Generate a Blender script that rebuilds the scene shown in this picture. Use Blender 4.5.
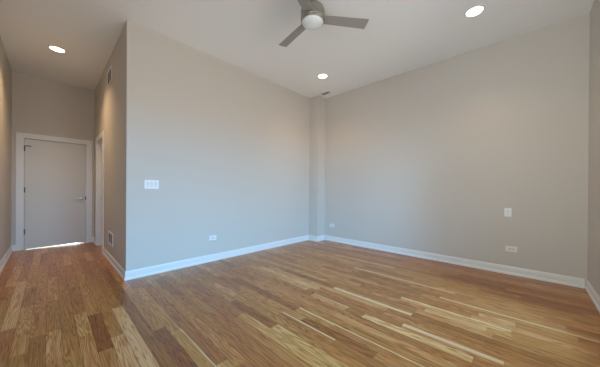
import bpy, bmesh, math, random
from mathutils import Vector, Matrix

for o in list(bpy.data.objects):
    bpy.data.objects.remove(o, do_unlink=True)
S = bpy.context.scene
COL = S.collection

# ------------------------------------------------------------------ camera
F_PX, HEAD, PITCH, ROLL, SHIFT_PX, CAM_H = 237.88, 0.8104, -0.0026, 0.0064, 7.1, 1.13
cam_data = bpy.data.cameras.new('camera')
cam_data.sensor_fit = 'HORIZONTAL'
cam_data.sensor_width = 36.0
cam_data.lens = F_PX / 600 * 36
cam_data.shift_y = SHIFT_PX / 600
cam_data.clip_start = 0.02
cam = bpy.data.objects.new('camera', cam_data)
COL.objects.link(cam)
fwd = Vector((math.sin(HEAD)*math.cos(PITCH), math.cos(HEAD)*math.cos(PITCH), math.sin(PITCH)))
r0 = Vector((math.cos(HEAD), -math.sin(HEAD), 0))
u0 = r0.cross(fwd)
R_ = r0*math.cos(ROLL) + u0*math.sin(ROLL)
U_ = u0*math.cos(ROLL) - r0*math.sin(ROLL)
m = Matrix((R_, U_, -fwd)).transposed().to_4x4()
m.translation = (0, 0, CAM_H)
cam.matrix_world = m
S.camera = cam

# ------------------------------------------------------------------ exposure
S.view_settings.view_transform = 'Standard'
S.view_settings.look = 'None'
S.view_settings.gamma = 1
S.view_settings.use_curve_mapping = False
S.view_settings.exposure = 0.03

# ------------------------------------------------------------------ dimensions (metres)
XL, XR = -0.473, 4.320          # left wall / right wall faces
YF, YA = -0.522, 3.582          # window wall / back wall faces
XH, YD = 0.650, 6.655           # hall partition face / hall end wall face
H = 3.216                       # ceiling height
XK, YK = 4.063, 3.326           # corner pier
WIN = [(-0.43, 0.35), (0.95, 1.65), (2.15, 3.10)]  # unseen front windows; number and widths shaped to balance light on the walls
WINL = [(-0.40, 1.00)]  # unseen side window, added to light the right wall
WZ0, WZ1 = 0.12, 2.35
D1 = (-0.318, 0.509, 2.037)     # entry door leaf x0, x1, top
D2 = (5.440, 6.190, 2.045)      # hall side door opening y0, y1, top

# ------------------------------------------------------------------ world: open sky over ground light tuned for the room
SKY_FRONT = (5.4, 11.6, 18.5)     # clear sky seen through the front windows
SKY_SIDE = (4.6, 5.3, 5.2)        # hazy bright sky seen through the added side window
GND_FRONT = (6.9, 6.6, 6.2)       # invented bright ground below the front windows, tuned to lift the ceiling
GND_SIDE = (8.4, 8.7, 8.4)        # invented bright ground below the added side window
world = bpy.data.worlds.new('sky')
S.world = world
world.use_nodes = True
nt = world.node_tree
nt.nodes.clear()
tc = nt.nodes.new('ShaderNodeTexCoord')
sp = nt.nodes.new('ShaderNodeSeparateXYZ')
nt.links.new(tc.outputs['Generated'], sp.inputs[0])
def wmix(fac, c0, c1):
    n = nt.nodes.new('ShaderNodeMix'); n.data_type = 'RGBA'
    nt.links.new(fac, n.inputs['Factor'])
    for key, c in (('A', c0), ('B', c1)):
        if isinstance(c, tuple): n.inputs[key].default_value = (*c, 1)
        else: nt.links.new(c, n.inputs[key])
    return n.outputs['Result']
def wrange(src, a, b):
    n = nt.nodes.new('ShaderNodeMapRange')
    n.inputs['From Min'].default_value = a; n.inputs['From Max'].default_value = b
    nt.links.new(src, n.inputs['Value']); return n.outputs[0]
front = wrange(sp.outputs['Y'], -0.08, -0.36)                             # 1 towards the front (-Y)
up = wrange(sp.outputs['Z'], -0.05, 0.05)
bgn = nt.nodes.new('ShaderNodeBackground')
wo = nt.nodes.new('ShaderNodeOutputWorld')
nt.links.new(wmix(up, wmix(front, GND_SIDE, GND_FRONT), wmix(front, SKY_SIDE, SKY_FRONT)), bgn.inputs[0])
nt.links.new(bgn.outputs[0], wo.inputs[0])

# sampling portals in the two window openings (they add no light of their own)
for i, (x0, x1) in enumerate(WIN):
    ld = bpy.data.lights.new('window_portal', 'AREA')
    ld.shape = 'RECTANGLE'
    ld.size, ld.size_y = x1-x0, WZ1-WZ0
    ld.cycles.is_portal = True
    lo = bpy.data.objects.new('window_portal', ld)
    lo.location = ((x0+x1)/2, YF-0.21, (WZ0+WZ1)/2)
    lo.rotation_euler = (math.radians(90), 0, 0)      # -Z axis looks along +Y, into the room
    COL.objects.link(lo)
for i, (q0, q1) in enumerate(WINL):
    ld = bpy.data.lights.new('window_portal', 'AREA')
    ld.shape = 'RECTANGLE'
    ld.size, ld.size_y = WZ1-WZ0, q1-q0
    ld.cycles.is_portal = True
    lo = bpy.data.objects.new('window_portal', ld)
    lo.location = (XL-0.17, (q0+q1)/2, (WZ0+WZ1)/2)
    lo.rotation_euler = (0, math.radians(-90), 0)     # -Z axis looks along +X, into the room
    COL.objects.link(lo)

# downlight strengths
LAMP_COL = (1.0, 0.68, 0.37)
HALL_W, ROOM_W = 100.0, 36.0

# ------------------------------------------------------------------ node helpers
def new_mat(name):
    mt = bpy.data.materials.new(name)
    mt.use_nodes = True
    return mt, mt.node_tree, mt.node_tree.nodes['Principled BSDF']

def plain(name, col, rough=0.5, metal=0.0, bump=0.0, bscale=200, var=0.0):
    mt, t, b = new_mat(name)
    b.inputs['Base Color'].default_value = (*col, 1)
    b.inputs['Roughness'].default_value = rough
    b.inputs['Metallic'].default_value = metal
    tcn = t.nodes.new('ShaderNodeTexCoord')
    nz = t.nodes.new('ShaderNodeTexNoise')
    nz.inputs['Scale'].default_value = bscale
    nz.inputs['Detail'].default_value = 3
    t.links.new(tcn.outputs['Object'], nz.inputs['Vector'])
    if bump:
        bp = t.nodes.new('ShaderNodeBump')
        bp.inputs['Strength'].default_value = bump
        bp.inputs['Distance'].default_value = 0.002
        t.links.new(nz.outputs['Fac'], bp.inputs['Height'])
        t.links.new(bp.outputs[0], b.inputs['Normal'])
    if var:
        n2 = t.nodes.new('ShaderNodeTexNoise')
        n2.inputs['Scale'].default_value = 1.6
        t.links.new(tcn.outputs['Object'], n2.inputs['Vector'])
        mx = t.nodes.new('ShaderNodeMix')
        mx.data_type = 'RGBA'
        mx.inputs['A'].default_value = (*[c*(1-var) for c in col], 1)
        mx.inputs['B'].default_value = (*[min(1, c*(1+var)) for c in col], 1)
        t.links.new(n2.outputs['Fac'], mx.inputs['Factor'])
        t.links.new(mx.outputs['Result'], b.inputs['Base Color'])
    return mt

M_WALL = plain('greige_wall_paint', (0.605, 0.565, 0.515), 0.62, bump=0.12, bscale=260, var=0.012)
M_CEIL = plain('ceiling_paint', (0.90, 0.915, 0.92), 0.85, bump=0.10, bscale=240)
M_TRIM = plain('white_trim_enamel', (0.79, 0.785, 0.775), 0.35, bump=0.03, bscale=60)
M_DOOR = plain('door_enamel', (0.68, 0.66, 0.63), 0.42, bump=0.04, bscale=80)
M_PLASTIC = plain('white_plastic', (0.82, 0.82, 0.81), 0.32, bump=0.01)
M_PLASTIC2 = plain('white_plastic_insert', (0.70, 0.70, 0.69), 0.30, bump=0.01)
M_DARK = plain('dark_slot', (0.03, 0.03, 0.032), 0.6)
M_SLAT = plain('shaded_slat_metal', (0.20, 0.20, 0.20), 0.5)  # slat metal with its shade put into the colour
M_DUCT = plain('duct_shade', (0.035, 0.034, 0.033), 0.8)  # near-black so a flat sheet reads as the shaded duct
M_GRILLE = plain('grille_enamel', (0.74, 0.72, 0.69), 0.45)
M_STEEL = plain('dark_hinge_steel', (0.13, 0.12, 0.11), 0.4, 0.9)
M_NICKEL = plain('satin_nickel', (0.43, 0.40, 0.36), 0.30, 1.0, bump=0.03, bscale=400)
M_BLADE = plain('silver_blade_lacquer', (0.34, 0.33, 0.31), 0.45, 0.15, bump=0.03, bscale=120, var=0.04)
M_OUT = plain('pale_bounce_outside', (0.75, 0.76, 0.77), 0.8, bump=0.1)  # pale finish of the slab added to brighten the door gap

def glass_mat():
    mt, t, b = new_mat('window_glass')
    tr = t.nodes.new('ShaderNodeBsdfTransparent')
    gl = t.nodes.new('ShaderNodeBsdfGlossy')
    gl.inputs['Roughness'].default_value = 0.02
    fr = t.nodes.new('ShaderNodeFresnel')
    ms = t.nodes.new('ShaderNodeMixShader')
    t.links.new(fr.outputs[0], ms.inputs[0])
    t.links.new(tr.outputs[0], ms.inputs[1])
    t.links.new(gl.outputs[0], ms.inputs[2])
    t.links.new(ms.outputs[0], t.nodes['Material Output'].inputs[0])
    return mt
M_GLASS = glass_mat()

def globe_mat():
    mt, t, b = new_mat('opal_glass')
    b.inputs['Base Color'].default_value = (0.80, 0.86, 0.88, 1)
    b.inputs['Roughness'].default_value = 0.28
    b.inputs['Subsurface Weight'].default_value = 0.25
    b.inputs['Subsurface Radius'].default_value = (0.03, 0.03, 0.03)
    return mt
M_GLOBE = globe_mat()

def lens_mat():
    mt, t, b = new_mat('lit_lamp_lens')
    b.inputs['Base Color'].default_value = (0.9, 0.85, 0.75, 1)
    b.inputs['Emission Color'].default_value = (1.0, 0.80, 0.55, 1)
    b.inputs['Emission Strength'].default_value = 9
    return mt
M_LENS = lens_mat()

def floor_mat():
    mt, t, b = new_mat('oak_strip_floor')
    N, L = t.nodes, t.links
    uv = N.new('ShaderNodeUVMap'); uv.uv_map = 'board'
    at = N.new('ShaderNodeAttribute'); at.attribute_name = 'board_tone'
    sc = N.new('ShaderNodeSeparateColor')
    L.new(at.outputs['Color'], sc.inputs[0])           # R tone, G seed, B sapwood low edge, A sapwood high edge
    su = N.new('ShaderNodeSeparateXYZ'); L.new(uv.outputs[0], su.inputs[0])
    def math_(op, a, c, clamp=False):
        n = N.new('ShaderNodeMath'); n.operation = op; n.use_clamp = clamp
        for i, v in enumerate((a, c)):
            if v is None: continue
            if isinstance(v, (int, float)): n.inputs[i].default_value = v
            else: L.new(v, n.inputs[i])
        return n.outputs[0]
    # board-local vector: across (m), along (m), seed
    cv = N.new('ShaderNodeCombineXYZ')
    L.new(su.outputs['X'], cv.inputs[0]); L.new(su.outputs['Y'], cv.inputs[1])
    L.new(math_('MULTIPLY', sc.outputs[1], 57.0), cv.inputs[2])
    def mapped(sx, sy):
        mp = N.new('ShaderNodeMapping'); mp.inputs['Scale'].default_value = (sx, sy, 1)
        L.new(cv.outputs[0], mp.inputs[0]); return mp.outputs[0]
    fine = N.new('ShaderNodeTexNoise'); fine.inputs['Scale'].default_value = 1
    fine.inputs['Detail'].default_value = 4; fine.inputs['Roughness'].default_value = 0.65
    L.new(mapped(330, 4.5), fine.inputs['Vector'])
    broad = N.new('ShaderNodeTexNoise'); broad.inputs['Scale'].default_value = 1
    broad.inputs['Detail'].default_value = 2
    L.new(mapped(30, 1.5), broad.inputs['Vector'])
    # cathedral figure: contour bands of a stretched noise field
    fld = N.new('ShaderNodeTexNoise'); fld.inputs['Scale'].default_value = 1
    fld.inputs['Detail'].default_value = 1.5; fld.inputs['Distortion'].default_value = 0.3
    L.new(mapped(17, 0.95), fld.inputs['Vector'])
    band = math_('SINE', math_('MULTIPLY', fld.outputs['Fac'], 95.0), None)
    band = math_('MULTIPLY_ADD', band, 0.5); N_b = band.node; N_b.inputs[2].default_value = 0.5
    band = math_('POWER', band, 2.0)
    ramp = N.new('ShaderNodeValToRGB')
    e = ramp.color_ramp.elements
    e[0].position = 0.0; e[0].color = (0.160, 0.060, 0.014, 1)
    e[1].position = 1.0; e[1].color = (0.66, 0.43, 0.18, 1)
    for pos, c in ((0.3, (0.290, 0.120, 0.027)), (0.55, (0.40, 0.185, 0.044)), (0.78, (0.51, 0.270, 0.075))):
        x = e.new(pos); x.color = (*c, 1)
    tone = math_('ADD', sc.outputs[0], math_('MULTIPLY', math_('SUBTRACT', fine.outputs['Fac'], 0.5), 0.85))
    tone = math_('ADD', tone, math_('MULTIPLY', math_('SUBTRACT', broad.outputs['Fac'], 0.5), 0.22))
    tone = math_('SUBTRACT', tone, math_('MULTIPLY', band, 0.36))
    tone = math_('ADD', tone, 0.165, True)
    L.new(tone, ramp.inputs[0])
    hue = N.new('ShaderNodeHueSaturation')
    L.new(ramp.outputs[0], hue.inputs['Color'])
    L.new(math_('ADD', 0.484, math_('MULTIPLY', sc.outputs[1], 0.013)), hue.inputs['Hue'])
    # pale sapwood strips along a board's edge
    wob = math_('MULTIPLY', math_('SUBTRACT', broad.outputs['Fac'], 0.5), 0.012)
    xw = math_('ADD', su.outputs['X'], wob)
    lo = math_('MULTIPLY', math_('MULTIPLY', math_('SUBTRACT', sc.outputs[2], xw), 140.0, True), math_('GREATER_THAN', sc.outputs[2], 0.002), True)
    hi = math_('MULTIPLY', math_('SUBTRACT', xw, math_('SUBTRACT', 0.084, at.outputs['Alpha'])), 140.0, True)
    hi = math_('MULTIPLY', hi, math_('GREATER_THAN', at.outputs['Alpha'], 0.002), True)
    sap = math_('MULTIPLY', math_('MAXIMUM', lo, hi), math_('ADD', 0.45, math_('MULTIPLY', fine.outputs['Fac'], 0.5)), True)
    mx = N.new('ShaderNodeMix'); mx.data_type = 'RGBA'
    L.new(sap, mx.inputs['Factor']); L.new(hue.outputs[0], mx.inputs['A'])
    mx.inputs['B'].default_value = (0.72, 0.55, 0.32, 1)
    # seams between boards
    ed = math_('MINIMUM', su.outputs['X'], math_('SUBTRACT', 0.084, su.outputs['X']))
    seam = math_('LESS_THAN', ed, 0.0014)
    m2 = N.new('ShaderNodeMix'); m2.data_type = 'RGBA'
    L.new(math_('MULTIPLY', seam, 0.7), m2.inputs['Factor']); L.new(mx.outputs['Result'], m2.inputs['A'])
    m2.inputs['B'].default_value = (0.05, 0.025, 0.012, 1)
    L.new(m2.outputs['Result'], b.inputs['Base Color'])
    rr = math_('ADD', 0.22, math_('MULTIPLY', fine.outputs['Fac'], 0.14))
    L.new(rr, b.inputs['Roughness'])
    b.inputs['Specular IOR Level'].default_value = 0.5
    bp = N.new('ShaderNodeBump'); bp.inputs['Strength'].default_value = 0.18; bp.inputs['Distance'].default_value = 0.001
    hgt = math_('SUBTRACT', math_('MULTIPLY', fine.outputs['Fac'], 0.5), seam)
    L.new(hgt, bp.inputs['Height']); L.new(bp.outputs[0], b.inputs['Normal'])
    return mt
M_FLOOR = floor_mat()

# ------------------------------------------------------------------ mesh helpers
def link(name, bm, mat, parent=None, smooth=False, loc=None):
    bmesh.ops.recalc_face_normals(bm, faces=bm.faces)
    me = bpy.data.meshes.new(name)
    bm.to_mesh(me); bm.free()
    me.materials.append(mat)
    if smooth:
        for p in me.polygons: p.use_smooth = True
    ob = bpy.data.objects.new(name, me)
    COL.objects.link(ob)
    if parent is not None: ob.parent = parent
    if loc is not None: ob.location = loc
    return ob

def box(bm, x0, x1, y0, y1, z0, z1, bev=0.0, seg=2):
    tmp = bmesh.new()
    vs = [tmp.verts.new((x, y, z)) for x in (x0, x1) for y in (y0, y1) for z in (z0, z1)]
    for f in ((0,1,3,2), (4,6,7,5), (0,4,5,1), (2,3,7,6), (0,2,6,4), (1,5,7,3)):
        tmp.faces.new([vs[i] for i in f])
    if bev:
        bmesh.ops.bevel(tmp, geom=tmp.edges[:], offset=bev, segments=seg, affect='EDGES', profile=0.6)
    me = bpy.data.meshes.new('tmp'); tmp.to_mesh(me); tmp.free()
    bm.from_mesh(me); bpy.data.meshes.remove(me)
    return bm

def lathe(bm, prof, seg=40, center=(0, 0)):
    """revolve (radius, z) profile about the vertical through center; ends with r=0 close to a point"""
    rings = []
    for r, z in prof:
        if r < 1e-6:
            rings.append([bm.verts.new((center[0], center[1], z))])
        else:
            rings.append([bm.verts.new((center[0]+r*math.cos(2*math.pi*i/seg), center[1]+r*math.sin(2*math.pi*i/seg), z)) for i in range(seg)])
    for a, c in zip(rings, rings[1:]):
        for i in range(seg):
            j = (i+1) % seg
            if len(a) == 1 and len(c) == 1: continue
            if len(a) == 1: bm.faces.new((a[0], c[i], c[j]))
            elif len(c) == 1: bm.faces.new((a[i], a[j], c[0]))
            else: bm.faces.new((a[i], a[j], c[j], c[i]))
    return bm

def sweep(bm, pts, prof, closed_ends=True):
    """sweep profile [(out, z)] along a horizontal polyline; 'out' is to the left of travel; mitred corners"""
    n = len(pts); dirs = []
    for i in range(n-1):
        d = Vector((pts[i+1][0]-pts[i][0], pts[i+1][1]-pts[i][1])); dirs.append(d.normalized())
    rings = []
    for i in range(n):
        if i == 0: nn = Vector((-dirs[0].y, dirs[0].x)); k = 1
        elif i == n-1: nn = Vector((-dirs[-1].y, dirs[-1].x)); k = 1
        else:
            a = Vector((-dirs[i-1].y, dirs[i-1].x)); c = Vector((-dirs[i].y, dirs[i].x))
            nn = (a+c).normalized(); k = 1/max(0.2, nn.dot(a))
        rings.append([bm.verts.new((pts[i][0]+nn.x*o*k, pts[i][1]+nn.y*o*k, z)) for o, z in prof])
    mlen = len(prof)
    for a, c in zip(rings, rings[1:]):
        for i in range(mlen):
            j = (i+1) % mlen
            bm.faces.new((a[i], a[j], c[j], c[i]))
    if closed_ends:
        bm.faces.new(rings[0]); bm.faces.new(list(reversed(rings[-1])))
    return bm

def struct(name, bm, mat, parent=None, **k):
    o = link(name, bm, mat, parent, **k)
    if parent is None: o['kind'] = 'structure'
    return o

def thing(name, label, cat, loc, group=None, rot=None):
    o = bpy.data.objects.new(name, None)
    o.empty_display_size = 0.05
    COL.objects.link(o)
    o.location = loc
    if rot is not None: o.rotation_euler = rot
    o['label'] = label; o['category'] = cat
    if group: o['group'] = group
    return o

def copy_tree(o, parent=None):
    c = o.copy(); COL.objects.link(c)
    if parent is not None: c.parent = parent
    for ch in list(o.children): copy_tree(ch, c)
    return c

# ================================================================== SETTING
T = 0.16
# ---- floor: individual strips, 84 mm wide, running down the hall
W = 0.084; X0 = 0.402
special = {   # row: [(y0, y1, tone, sap_low, sap_high)]
    0: [(0.70, 2.815, 0.93, 0, 0)], -8: [(2.99, 4.42, 0.86, 0, 0)], -4: [(2.49, 3.95, 0.44, 0, 0)],
    1: [(1.95, 3.03, 0.22, 0, 0)], 2: [(1.0, 2.14, 0.16, 0, 0)], 3: [(0.9, 2.02, 0.62, 0, 0.014), (2.02, 3.2, 0.6, 0, 0)],
    22: [(0.75, 1.61, 0.62, 0.043, 0)], 19: [(0.1, 0.746, 0.66, 0, 0.05)], 29: [(-0.7, 0.66, 0.6, 0.03, 0)],
    24: [(0.23, 0.69, 0.82, 0, 0)], 31: [(0.56, 1.82, 0.6, 0, 0.03)], 14: [(1.16, 1.57, 0.55, 0, 0.02)],
    27: [(0.06, 0.31, 0.78, 0, 0)], 18: [(1.235, 1.67, 0.7, 0, 0.015)], 10: [(0.75, 1.505, 0.74, 0, 0), (1.51, 2.15, 0.2, 0, 0)],
    11: [(2.24, 2.72, 0.74, 0, 0)], -1: [(1.2, 2.27, 0.8, 0, 0), (2.27, 3.95, 0.5, 0, 0)], -3: [(1.2, 2.45, 0.62, 0, 0)], -6: [(1.7, 2.7, 0.36, 0, 0)],
}
rng = random.Random(11)
bm = bmesh.new()
uvl = bm.loops.layers.uv.new('board')
cl = bm.loops.layers.float_color.new('board_tone')
FX0, FX1, FY0, FY1 = XL-T, XR+T, YF-0.20, YD+0.10
def board(x0, x1, y0, y1, k, tone, sl, sh):
    xb = X0 + k*W
    seed = rng.random(); off = rng.uniform(0, 40)
    cx0, cx1 = max(x0, FX0), min(x1, FX1)
    if cx1-cx0 < 1e-4: return
    vs = [bm.verts.new((x, y, 0)) for x, y in ((cx0, y0), (cx1, y0), (cx1, y1), (cx0, y1))]
    f = bm.faces.new(vs)
    for l in f.loops:
        l[uvl].uv = (l.vert.co.x-xb, l.vert.co.y+off)
        l[cl] = (tone, seed, sl, sh)
k = math.floor((FX0-X0)/W)
while X0 + k*W < FX1:
    spans = sorted(special.get(k, []))
    y = FY0
    while y < FY1-1e-6:
        nxt = [s for s in spans if s[1] > y+1e-4]
        if nxt and nxt[0][0] <= y+1e-4:
            s = nxt[0]; y1 = min(s[1], FY1)
            board(X0+k*W, X0+(k+1)*W, y, y1, k, s[2], s[3], s[4]); y = y1; continue
        ln = rng.uniform(0.45, 1.35)
        if y == FY0: ln *= rng.uniform(0.2, 1)
        y1 = min(y+ln, FY1, nxt[0][0] if nxt else 99)
        tone = min(0.92, max(0.10, rng.gauss(0.53, 0.125)))
        sl = sh = 0
        q = rng.random()
        if q < 0.010: sl = rng.uniform(0.008, 0.03)
        elif q < 0.022: sh = rng.uniform(0.008, 0.03)
        board(X0+k*W, X0+(k+1)*W, y, y1, k, tone, sl, sh); y = y1
    k += 1
# underside and rim so that the floor is a slab
box(bm, FX0, FX1, FY0, FY1, -0.12, -0.002)
floor = link('floor', bm, M_FLOOR); floor['kind'] = 'structure'

# ---- ceiling and walls
struct('ceiling', box(bmesh.new(), XL-T, XR+T, YF-0.20, YD+T, H, H+0.12), M_CEIL)
b_ = bmesh.new()          # left wall, with the unseen window added to light the right wall
ys = [YF-0.20] + [v for w in WINL for v in w] + [YD+T]
for i in range(0, len(ys), 2):
    box(b_, XL-T, XL, ys[i], ys[i+1], 0, H)
for q0, q1 in WINL:
    box(b_, XL-T, XL, q0, q1, 0, WZ0)
    box(b_, XL-T, XL, q0, q1, WZ1, H)
struct('wall_left', b_, M_WALL)
struct('wall_right', box(bmesh.new(), XR, XR+T, YF-0.20, YA+T, 0, H), M_WALL)
struct('wall_back', box(bmesh.new(), XH+T, XR, YA, YA+T, 0, H), M_WALL)
struct('wall_corner', box(bmesh.new(), XK, XR, YK, YA, 0, H), M_WALL)
b_ = bmesh.new()          # hall partition with the side-door opening
box(b_, XH, XH+T, YA, D2[0]-0.02, 0, H)
box(b_, XH, XH+T, D2[1]+0.02, YD, 0, H)
box(b_, XH, XH+T, D2[0]-0.02, D2[1]+0.02, D2[2]+0.02, H)
struct('wall_hall', b_, M_WALL)
b_ = bmesh.new()          # end wall of the hall, with the entry-door opening
box(b_, XL, D1[0]-0.024, YD, YD+T, 0, H)
box(b_, D1[1]+0.024, XH+T, YD, YD+T, 0, H)
box(b_, D1[0]-0.024, D1[1]+0.024, YD, YD+T, D1[2]+0.024, H)
struct('wall_end', b_, M_WALL)
b_ = bmesh.new()          # window wall
xs = [XL] + [v for w in WIN for v in w] + [XR]
for i in range(0, len(xs), 2):
    box(b_, xs[i], xs[i+1], YF-0.20, YF, 0, H)
for x0, x1 in WIN:
    box(b_, x0, x1, YF-0.20, YF, 0, WZ0)
    box(b_, x0, x1, YF-0.20, YF, WZ1, H)
struct('wall_front', b_, M_WALL)

# ---- windows in the front wall
for i, (x0, x1) in enumerate(WIN):
    b_ = bmesh.new()
    y0, y1 = YF-0.15, YF-0.08
    t_ = 0.05
    box(b_, x0, x0+t_, y0, y1, WZ0, WZ1, 0.004); box(b_, x1-t_, x1, y0, y1, WZ0, WZ1, 0.004)
    box(b_, x0+t_, x1-t_, y0, y1, WZ0, WZ0+t_, 0.004); box(b_, x0+t_, x1-t_, y0, y1, WZ1-t_, WZ1, 0.004)
    wn = struct('window_%d' % (i+1), b_, M_TRIM)
    link('window_pane', box(bmesh.new(), x0+t_, x1-t_, YF-0.118, YF-0.112, WZ0+t_, WZ1-t_), M_GLASS, wn)
    link('window_sill', box(bmesh.new(), x0+0.002, x1-0.002, YF-0.079, YF+0.03, WZ0, WZ0+0.022, 0.004), M_TRIM, wn)

for i, (q0, q1) in enumerate(WINL):  # the side window added for its light
    b_ = bmesh.new()
    a0, a1 = XL-0.13, XL-0.06
    t_ = 0.05
    box(b_, a0, a1, q0, q0+t_, WZ0, WZ1, 0.004); box(b_, a0, a1, q1-t_, q1, WZ0, WZ1, 0.004)
    box(b_, a0, a1, q0+t_, q1-t_, WZ0, WZ0+t_, 0.004); box(b_, a0, a1, q0+t_, q1-t_, WZ1-t_, WZ1, 0.004)
    wn = struct('window_%d' % (len(WIN)+i+1), b_, M_TRIM)
    link('window_pane', box(bmesh.new(), XL-0.098, XL-0.092, q0+t_, q1-t_, WZ0+t_, WZ1-t_), M_GLASS, wn)
    link('window_sill', box(bmesh.new(), XL-0.059, XL+0.03, q0+0.002, q1-0.002, WZ0, WZ0+0.022, 0.004), M_TRIM, wn)

# ---- baseboards (profile: out from wall, height)
BB = [(0.0, 0.0), (0.019, 0.0), (0.019, 0.016), (0.017, 0.023), (0.012, 0.030), (0.0095, 0.031), (0.0095, 0.084),
      (0.0075, 0.0855), (0.0075, 0.094), (0.006, 0.102), (0.004, 0.108), (0.0, 0.110)]
g = 0.0005
def baseboard(name, pts): return struct(name, sweep(bmesh.new(), pts, BB), M_TRIM)
CW = 0.092                                                   # casing width
baseboard('baseboard_right', [(XR-g, YF+0.0205), (XR-g, YK-0.0205)])
baseboard('baseboard_corner', [(XR-g, YK-g), (XK-g, YK-g), (XK-g, YA-0.0205)])
baseboard('baseboard_back', [(XK-0.0, YA-g), (XH-g, YA-g), (XH-g, D2[0]-CW-0.006)])
baseboard('baseboard_hall', [(XH-g, D2[1]+CW+0.006), (XH-g, YD-g), (D1[1]+CW+0.008, YD-g)])
baseboard('baseboard_left', [(D1[0]-CW-0.008, YD-g), (XL+g, YD-g), (XL+g, YF+g), (XR-g, YF+g)])

# ---- door casings and jambs
def casing_bm(u0_, u1_, top, put, dep=0.018, w=CW, reveal=0.006):
    b = bmesh.new()
    def bx(a, c, z0, z1, d0, d1): put(b, a, c, z0, z1, d0, d1)
    bx(u0_-reveal-w, u0_-reveal, 0, top+reveal+w, 0, dep)
    bx(u1_+reveal, u1_+reveal+w, 0, top+reveal+w, 0, dep)
    bx(u0_-reveal, u1_+reveal, top+reveal, top+reveal+w, 0, dep)
    return b
def put_end(b, a, c, z0, z1, d0, d1): box(b, a, c, YD-d1, YD-d0-g, z0, z1, 0.002)
b_ = casing_bm(D1[0]-0.007, D1[1]+0.007, D1[2]+0.003, put_end)
box(b_, D1[0]-0.023, D1[0]-0.007, YD, YD+T, 0, D1[2]+0.023)
box(b_, D1[1]+0.007, D1[1]+0.023, YD, YD+T, 0, D1[2]+0.023)
box(b_, D1[0]-0.007, D1[1]+0.007, YD, YD+T, D1[2]+0.007, D1[2]+0.023)
box(b_, D1[0]-0.007, D1[0]+0.012, YD+0.055, YD+0.075, 0, D1[2]+0.007)
box(b_, D1[1]-0.012, D1[1]+0.007, YD+0.055, YD+0.075, 0, D1[2]+0.007)
box(b_, D1[0]+0.012, D1[1]-0.012, YD+0.055, YD+0.075, D1[2]-0.012, D1[2]+0.007)
struct('trim_1', b_, M_TRIM)
def put_hall(b, a, c, z0, z1, d0, d1): box(b, XH-d1, XH-d0-g, a, c, z0, z1, 0.002)
b_ = casing_bm(D2[0], D2[1], D2[2], put_hall)
box(b_, XH, XH+T, D2[0]-0.019, D2[0], 0, D2[2]+0.019)
box(b_, XH, XH+T, D2[1], D2[1]+0.019, 0, D2[2]+0.019)
box(b_, XH, XH+T, D2[0], D2[1], D2[2], D2[2]+0.019)
struct('trim_2', b_, M_TRIM)

# ---- entry door
b_ = bmesh.new()
y0, y1 = YD+0.008, YD+0.052
tmp = [(D1[0], 0.007), (0.02, 0.012), (0.36, 0.026), (0.45, 0.010), (D1[1], 0.007), (D1[1], D1[2]), (D1[0], D1[2])]  # bottom edge arched to shape the wedge of light under the door
va = [b_.verts.new((x, y0, z)) for x, z in tmp]; vb = [b_.verts.new((x, y1, z)) for x, z in tmp]
b_.faces.new(va); b_.faces.new(list(reversed(vb)))
for i in range(len(va)):
    j = (i+1) % len(va); b_.faces.new((va[i], va[j], vb[j], vb[i]))
bmesh.ops.bevel(b_, geom=b_.edges[:], offset=0.0015, segments=1, affect='EDGES')
door = struct('door_1', b_, M_DOOR)

def lever(parent, loc, along, out, hand_mat, length=0.115):
    """round rose, neck and lever arm; 'along' lever direction, 'out' away from the door"""
    al, ou = Vector(along), Vector(out); up = Vector((0, 0, 1))
    M = Matrix((al, up, ou)).transposed().to_4x4(); M.translation = Vector(loc)
    b = bmesh.new()
    lathe(b, [(0, 0), (0.027, 0), (0.027, 0.006), (0.024, 0.009), (0.011, 0.010), (0.0095, 0.013), (0.0095, 0.046), (0, 0.048)], 28)
    box(b, -0.011, length, -0.010, 0.010, 0.036, 0.050, 0.005, 3)
    b.transform(M)
    return link('door_handle', b, hand_mat, parent, smooth=False)
dh = lever(door, (0.452, y0, 0.930), (-1, 0, 0), (0, -1, 0), M_NICKEL)
dh['label'] = 'satin metal lever handle'
b_ = bmesh.new(); box(b_, D1[1]-0.004, D1[1]+0.010, YD-0.019-g, y0+0.004, 0.895, 0.965, 0.001)
sk = link('strike_plate', b_, M_STEEL, door); sk['label'] = 'dark metal strike at the latch edge'
for i, z in enumerate((1.855, 1.10, 0.335)):
    b_ = bmesh.new()
    lathe(b_, [(0, z-0.05), (0.003, z-0.049), (0.0055, z-0.045), (0.0055, z+0.045), (0.003, z+0.049), (0, z+0.05)], 16, (D1[0]-0.003, YD-0.0225))
    box(b_, D1[0]-0.005, D1[0]+0.005, YD-0.018, y0+0.001, z-0.043, z+0.043)
    if i == 0:            # hinge-pin stop with its arm reaching over the leaf
        box(b_, D1[0]-0.006, D1[0]+0.072, YD-0.030, YD-0.018, z+0.045, z+0.060, 0.002)
        box(b_, D1[0]+0.060, D1[0]+0.074, YD-0.024, y0, z+0.040, z+0.062, 0.002)
    hg = link('hinge', b_, M_STEEL, door); hg['label'] = 'dark metal hinge with pin stop' if i == 0 else 'dark metal hinge'
# unseen pale slab outside the entry door, added to brighten the gap under it
struct('door_gap_bounce_slab', box(bmesh.new(), XL-T, XH+T, YD+0.101, YD+2.2, -0.12, -0.001), M_OUT)

# ---- hall side door, set back in its jamb
xd = XH+0.105
door2 = struct('door_2', box(bmesh.new(), xd, xd+0.04, D2[0]+0.003, D2[1]-0.003, 0.006, D2[2]-0.003, 0.0015), M_DOOR)
d2h = lever(door2, (xd, D2[1]-0.055, 0.955), (0, -1, 0), (-1, 0, 0), M_STEEL, 0.10)
d2h['label'] = 'dark lever handle'

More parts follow.
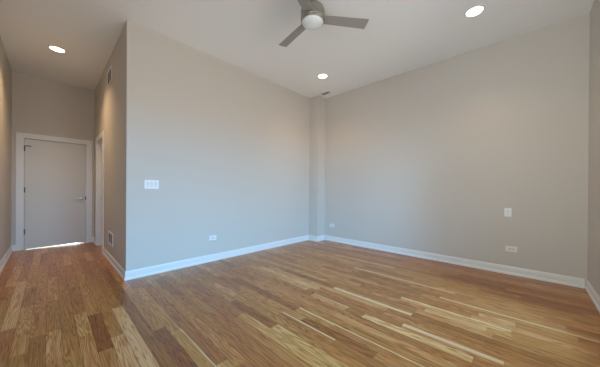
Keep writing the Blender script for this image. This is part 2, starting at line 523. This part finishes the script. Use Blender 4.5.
# ================================================================== THINGS
# ---- recessed downlights
def downlight(label, x, y, watts):
    r = thing('recessed_light', label, 'ceiling light', (x, y, H), 'lit recessed ceiling downlights')
    b = bmesh.new()
    lathe(b, [(0.080, -0.0005), (0.096, -0.0005), (0.096, -0.004), (0.091, -0.008), (0.082, -0.009), (0.079, -0.006), (0.079, -0.0005), (0.080, -0.0005)], 48)
    link('trim_ring', b, M_TRIM, r, smooth=True)
    b = bmesh.new()
    lathe(b, [(0.0785, -0.0005), (0.0785, -0.004), (0.05, -0.0065), (0, -0.0075)], 48)
    ln = link('lamp_lens', b, M_LENS, r, smooth=True); ln['label'] = 'glowing warm white lens'
    sd = bpy.data.lights.new('downlight_beam', 'SPOT')
    sd.energy = watts; sd.color = LAMP_COL
    sd.spot_size = math.radians(124); sd.spot_blend = 1.0
    sd.shadow_soft_size = 0.06
    so = bpy.data.objects.new('downlight_beam', sd); COL.objects.link(so)
    so.parent = r; so.location = (0, 0, -0.02)
    return r
downlight('lit round recessed downlight in the hallway ceiling in front of the white door', 0.070, 5.10, HALL_W)
downlight('lit round recessed downlight beside the small ceiling vent and the corner pier', 3.430, 2.711, ROOM_W)
downlight('lit round recessed downlight to the right of the ceiling fan, by the right wall', 3.388, 0.448, ROOM_W)

# ---- ceiling fan
FZ = 2.954
fan = thing('ceiling_fan', 'brushed nickel ceiling fan with three silver blades and a frosted glass light', 'ceiling fan', (1.921, 1.659, H))
dz = FZ - H
link('canopy', lathe(bmesh.new(), [(0, -0.0005), (0.070, -0.0005), (0.070, -0.018), (0.060, -0.040), (0.030, -0.052), (0, -0.052)], 48), M_NICKEL, fan, smooth=True)
link('downrod', lathe(bmesh.new(), [(0, -0.050), (0.0125, -0.050), (0.0125, dz+0.118), (0, dz+0.118)], 24), M_NICKEL, fan, smooth=True)
mh = link('motor_housing', lathe(bmesh.new(), [(0, dz+0.122), (0.055, dz+0.120), (0.100, dz+0.112), (0.121, dz+0.098), (0.126, dz+0.082), (0.126, dz+0.030),
     (0.122, dz+0.026), (0.122, dz+0.018), (0.126, dz+0.014), (0.126, dz-0.016), (0.121, dz-0.022), (0, dz-0.022)], 64), M_NICKEL, fan, smooth=True)
link('light_ring', lathe(bmesh.new(), [(0.112, dz-0.0225), (0.1225, dz-0.0225), (0.1235, dz-0.032), (0.119, dz-0.040), (0.112, dz-0.040), (0.112, dz-0.0225)], 64), M_NICKEL, fan, smooth=True)
gl = link('light_globe', lathe(bmesh.new(), [(0, dz-0.024), (0.111, dz-0.024), (0.111, dz-0.042), (0.106, dz-0.054), (0.090, dz-0.066), (0.062, dz-0.075), (0.031, dz-0.079), (0, dz-0.080)], 64), M_GLOBE, fan, smooth=True)
gl['label'] = 'frosted white glass bowl, unlit'
def blade_mesh():
    b = bmesh.new()
    pts = [(0.118, -0.050), (0.60, -0.060), (0.607, -0.056), (0.601, 0.056), (0.594, 0.060), (0.118, 0.050)]
    lo = [b.verts.new((x, y, -0.003)) for x, y in pts]; hi = [b.verts.new((x, y, 0.003)) for x, y in pts]
    b.faces.new(list(reversed(lo))); b.faces.new(hi)
    n = len(pts)
    for i in range(n): b.faces.new((lo[i], lo[(i+1) % n], hi[(i+1) % n], hi[i]))
    return b
BL = BK = None
for i in range(3):
    a = math.radians((-38.4, 79.7, 199.7)[i])
    if i == 0:
        bl = link('blade', blade_mesh(), M_BLADE, fan)
        bb = bmesh.new(); box(bb, 0.105, 0.175, -0.030, 0.030, 0.0032, 0.0065, 0.001)
        for yy in (-0.018, 0.018):
            lathe(bb, [(0, 0.0105), (0.004, 0.010), (0.005, 0.0065), (0, 0.0065)], 12, (0.160, yy))
        bk = link('blade_bracket', bb, M_NICKEL, bl)
        BL, BK = bl, bk
    else:
        bl = BL.copy(); COL.objects.link(bl); bl.parent = fan
        bk = BK.copy(); COL.objects.link(bk); bk.parent = bl
    bl.location = (0, 0, dz+0.002)
    bl.rotation_euler = (Matrix.Rotation(a, 3, 'Z') @ Matrix.Rotation(math.radians(-11), 3, 'X')).to_euler()

# ---- wall plates.  Built facing local -Y (x to the right, z up), turned to the wall they sit on
def orient(wall): return (0, 0, 0) if wall == 'back' else (0, 0, math.radians(-90))   # right wall faces -X
def plate_bm(w, h): return box(bmesh.new(), -w/2, w/2, -0.0065, -0.0004, -h/2, h/2, 0.0022, 2)

def outlet(label, loc, wall):
    r = thing('wall_outlet', label, 'outlet', loc, 'duplex outlets along the baseboards', orient(wall))
    link('cover_plate', plate_bm(0.117, 0.071), M_PLASTIC, r)
    for s in (-1, 1):
        b = bmesh.new(); box(b, s*0.0195-0.0165, s*0.0195+0.0165, -0.0082, -0.0064, -0.0145, 0.0145, 0.0015)
        soc = link('socket', b, M_PLASTIC2, r)
        b = bmesh.new()
        for q in (-0.006, 0.006): box(b, s*0.0195-0.006, s*0.0195+0.003, -0.0086, -0.0080, q-0.0012, q+0.0012)
        lathe(b, [(0, 0.0004), (0.0026, 0.0004), (0.0026, -0.0004), (0, -0.0004)], 12)
        for v in list(b.verts)[-26:]:
            v.co = Vector((s*0.0195+0.010+v.co.x, -0.0083+v.co.z, v.co.y))
        sl = link('socket_slots', b, M_DARK, soc); sl['label'] = 'dark socket slots'
    b = bmesh.new(); lathe(b, [(0, 0.001), (0.0028, 0.0006), (0.0032, 0), (0, 0)], 14)
    for v in b.verts: v.co = Vector((v.co.x, -0.0065-v.co.z, v.co.y))
    link('screw', b, M_NICKEL, r)
    return r

def switch(label, loc, wall, gangs, name='light_switch'):
    r = thing(name, label, 'light switch', loc, None, orient(wall))
    w = 0.073 + 0.046*(gangs-1)
    link('cover_plate', plate_bm(w, 0.117), M_PLASTIC, r)
    for i in range(gangs):
        cx = (i-(gangs-1)/2)*0.046
        b = bmesh.new()                                   # rocker: two slightly tilted halves in a frame
        x0, x1 = cx-0.0155, cx+0.0155
        v = [b.verts.new(p) for p in ((x0, -0.0062, -0.032), (x1, -0.0062, -0.032), (x1, -0.0062, 0.032), (x0, -0.0062, 0.032),
                                      (x0, -0.0118, -0.032), (x1, -0.0118, -0.032), (x1, -0.0082, 0.0), (x0, -0.0082, 0.0), (x1, -0.0090, 0.032), (x0, -0.0090, 0.032))]
        for f in ((0, 3, 2, 1), (4, 5, 6, 7), (7, 6, 8, 9), (0, 1, 5, 4), (3, 9, 8, 2)): b.faces.new([v[q] for q in f])
        b.faces.new([v[q] for q in (1, 2, 8, 6, 5)]); b.faces.new([v[q] for q in (0, 4, 7, 9, 3)])
        link('rocker', b, M_PLASTIC2, r)
        for z in (-0.0485, 0.0485):
            b = bmesh.new()
            lathe(b, [(0, 0.001), (0.0025, 0.0006), (0.003, 0), (0, 0)], 12)
            for q in b.verts: q.co = Vector((cx+q.co.x, -0.0065-q.co.z, z+q.co.y))
            link('screw', b, M_NICKEL, r)
    return r

switch('wide white three-rocker light switch plate on the back wall', (0.924, YA, 1.190), 'back', 3)
switch('small white single-rocker switch plate on the right wall above an outlet', (XR, 0.180, 0.842), 'right', 1)
outlet('white horizontal outlet low on the back wall, right of the three-rocker switch', (1.773, YA, 0.366), 'back')
outlet('small white horizontal outlet low on the right wall next to the corner pier', (XR, 3.122, 0.347), 'right')
outlet('white horizontal outlet low on the right wall below the single switch plate', (XR, 0.143, 0.347), 'right')

# ---- grilles
def grille(label, loc, rot, w, h, cols, nsl, cat='vent', depth=0.012, frame=0.026):
    """wall or ceiling register facing local -Y: rim, near-black sheet painted as duct shade, mullion and angled slats"""
    r = thing('air_vent', label, cat, loc, None, rot)
    b = bmesh.new()
    box(b, -w/2, w/2, -depth, -0.0004, h/2-frame, h/2, 0.002); box(b, -w/2, w/2, -depth, -0.0004, -h/2, -h/2+frame, 0.002)
    box(b, -w/2, -w/2+frame, -depth, -0.0004, -h/2+frame, h/2-frame, 0.002); box(b, w/2-frame, w/2, -depth, -0.0004, -h/2+frame, h/2-frame, 0.002)
    link('vent_frame', b, M_TRIM, r)
    bk = link('duct_shade_sheet', box(bmesh.new(), -w/2+frame, w/2-frame, -0.002, -0.0004, -h/2+frame, h/2-frame), M_DUCT, r)
    bk['label'] = 'dark sheet painted as shade behind the slats'
    iw, ih = w-2*frame, h-2*frame
    for c in range(1, cols):
        x = -iw/2 + iw*c/cols
        link('mullion', box(bmesh.new(), x-0.010, x+0.010, -depth+0.001, -0.0021, -ih/2, ih/2, 0.001), M_GRILLE, r)
    p = ih/nsl
    for i in range(nsl):
        z = -ih/2 + p*(i+0.5)
        b = bmesh.new()
        d0, d1 = -depth+0.0015, -0.0022
        q = [(-iw/2, d0, z-p*0.10), (iw/2, d0, z-p*0.10), (iw/2, d1, z+p*0.10), (-iw/2, d1, z+p*0.10)]
        lo = [b.verts.new(v) for v in q]; hi = [b.verts.new((v[0], v[1], v[2]+0.0022)) for v in q]
        b.faces.new(lo); b.faces.new(list(reversed(hi)))
        for k2 in range(4): b.faces.new((lo[k2], lo[(k2+1) % 4], hi[(k2+1) % 4], hi[k2]))
        link('slat', b, M_SLAT, r)
    return r
hall_rot = (0, 0, math.radians(-90))
grille('pale metal return grille high on the hallway wall near the ceiling', (XH, 4.775, 2.895), hall_rot, 0.36, 0.235, 2, 9)
grille('pale metal vent low on the hallway wall just above the baseboard', (XH, 4.625, 0.365), hall_rot, 0.38, 0.200, 2, 8)
grille('small dark ceiling vent with white rim beside the corner pier', (4.078, 3.135, H), (math.radians(90), 0, math.radians(-90)), 0.24, 0.13, 1, 4, frame=0.030)
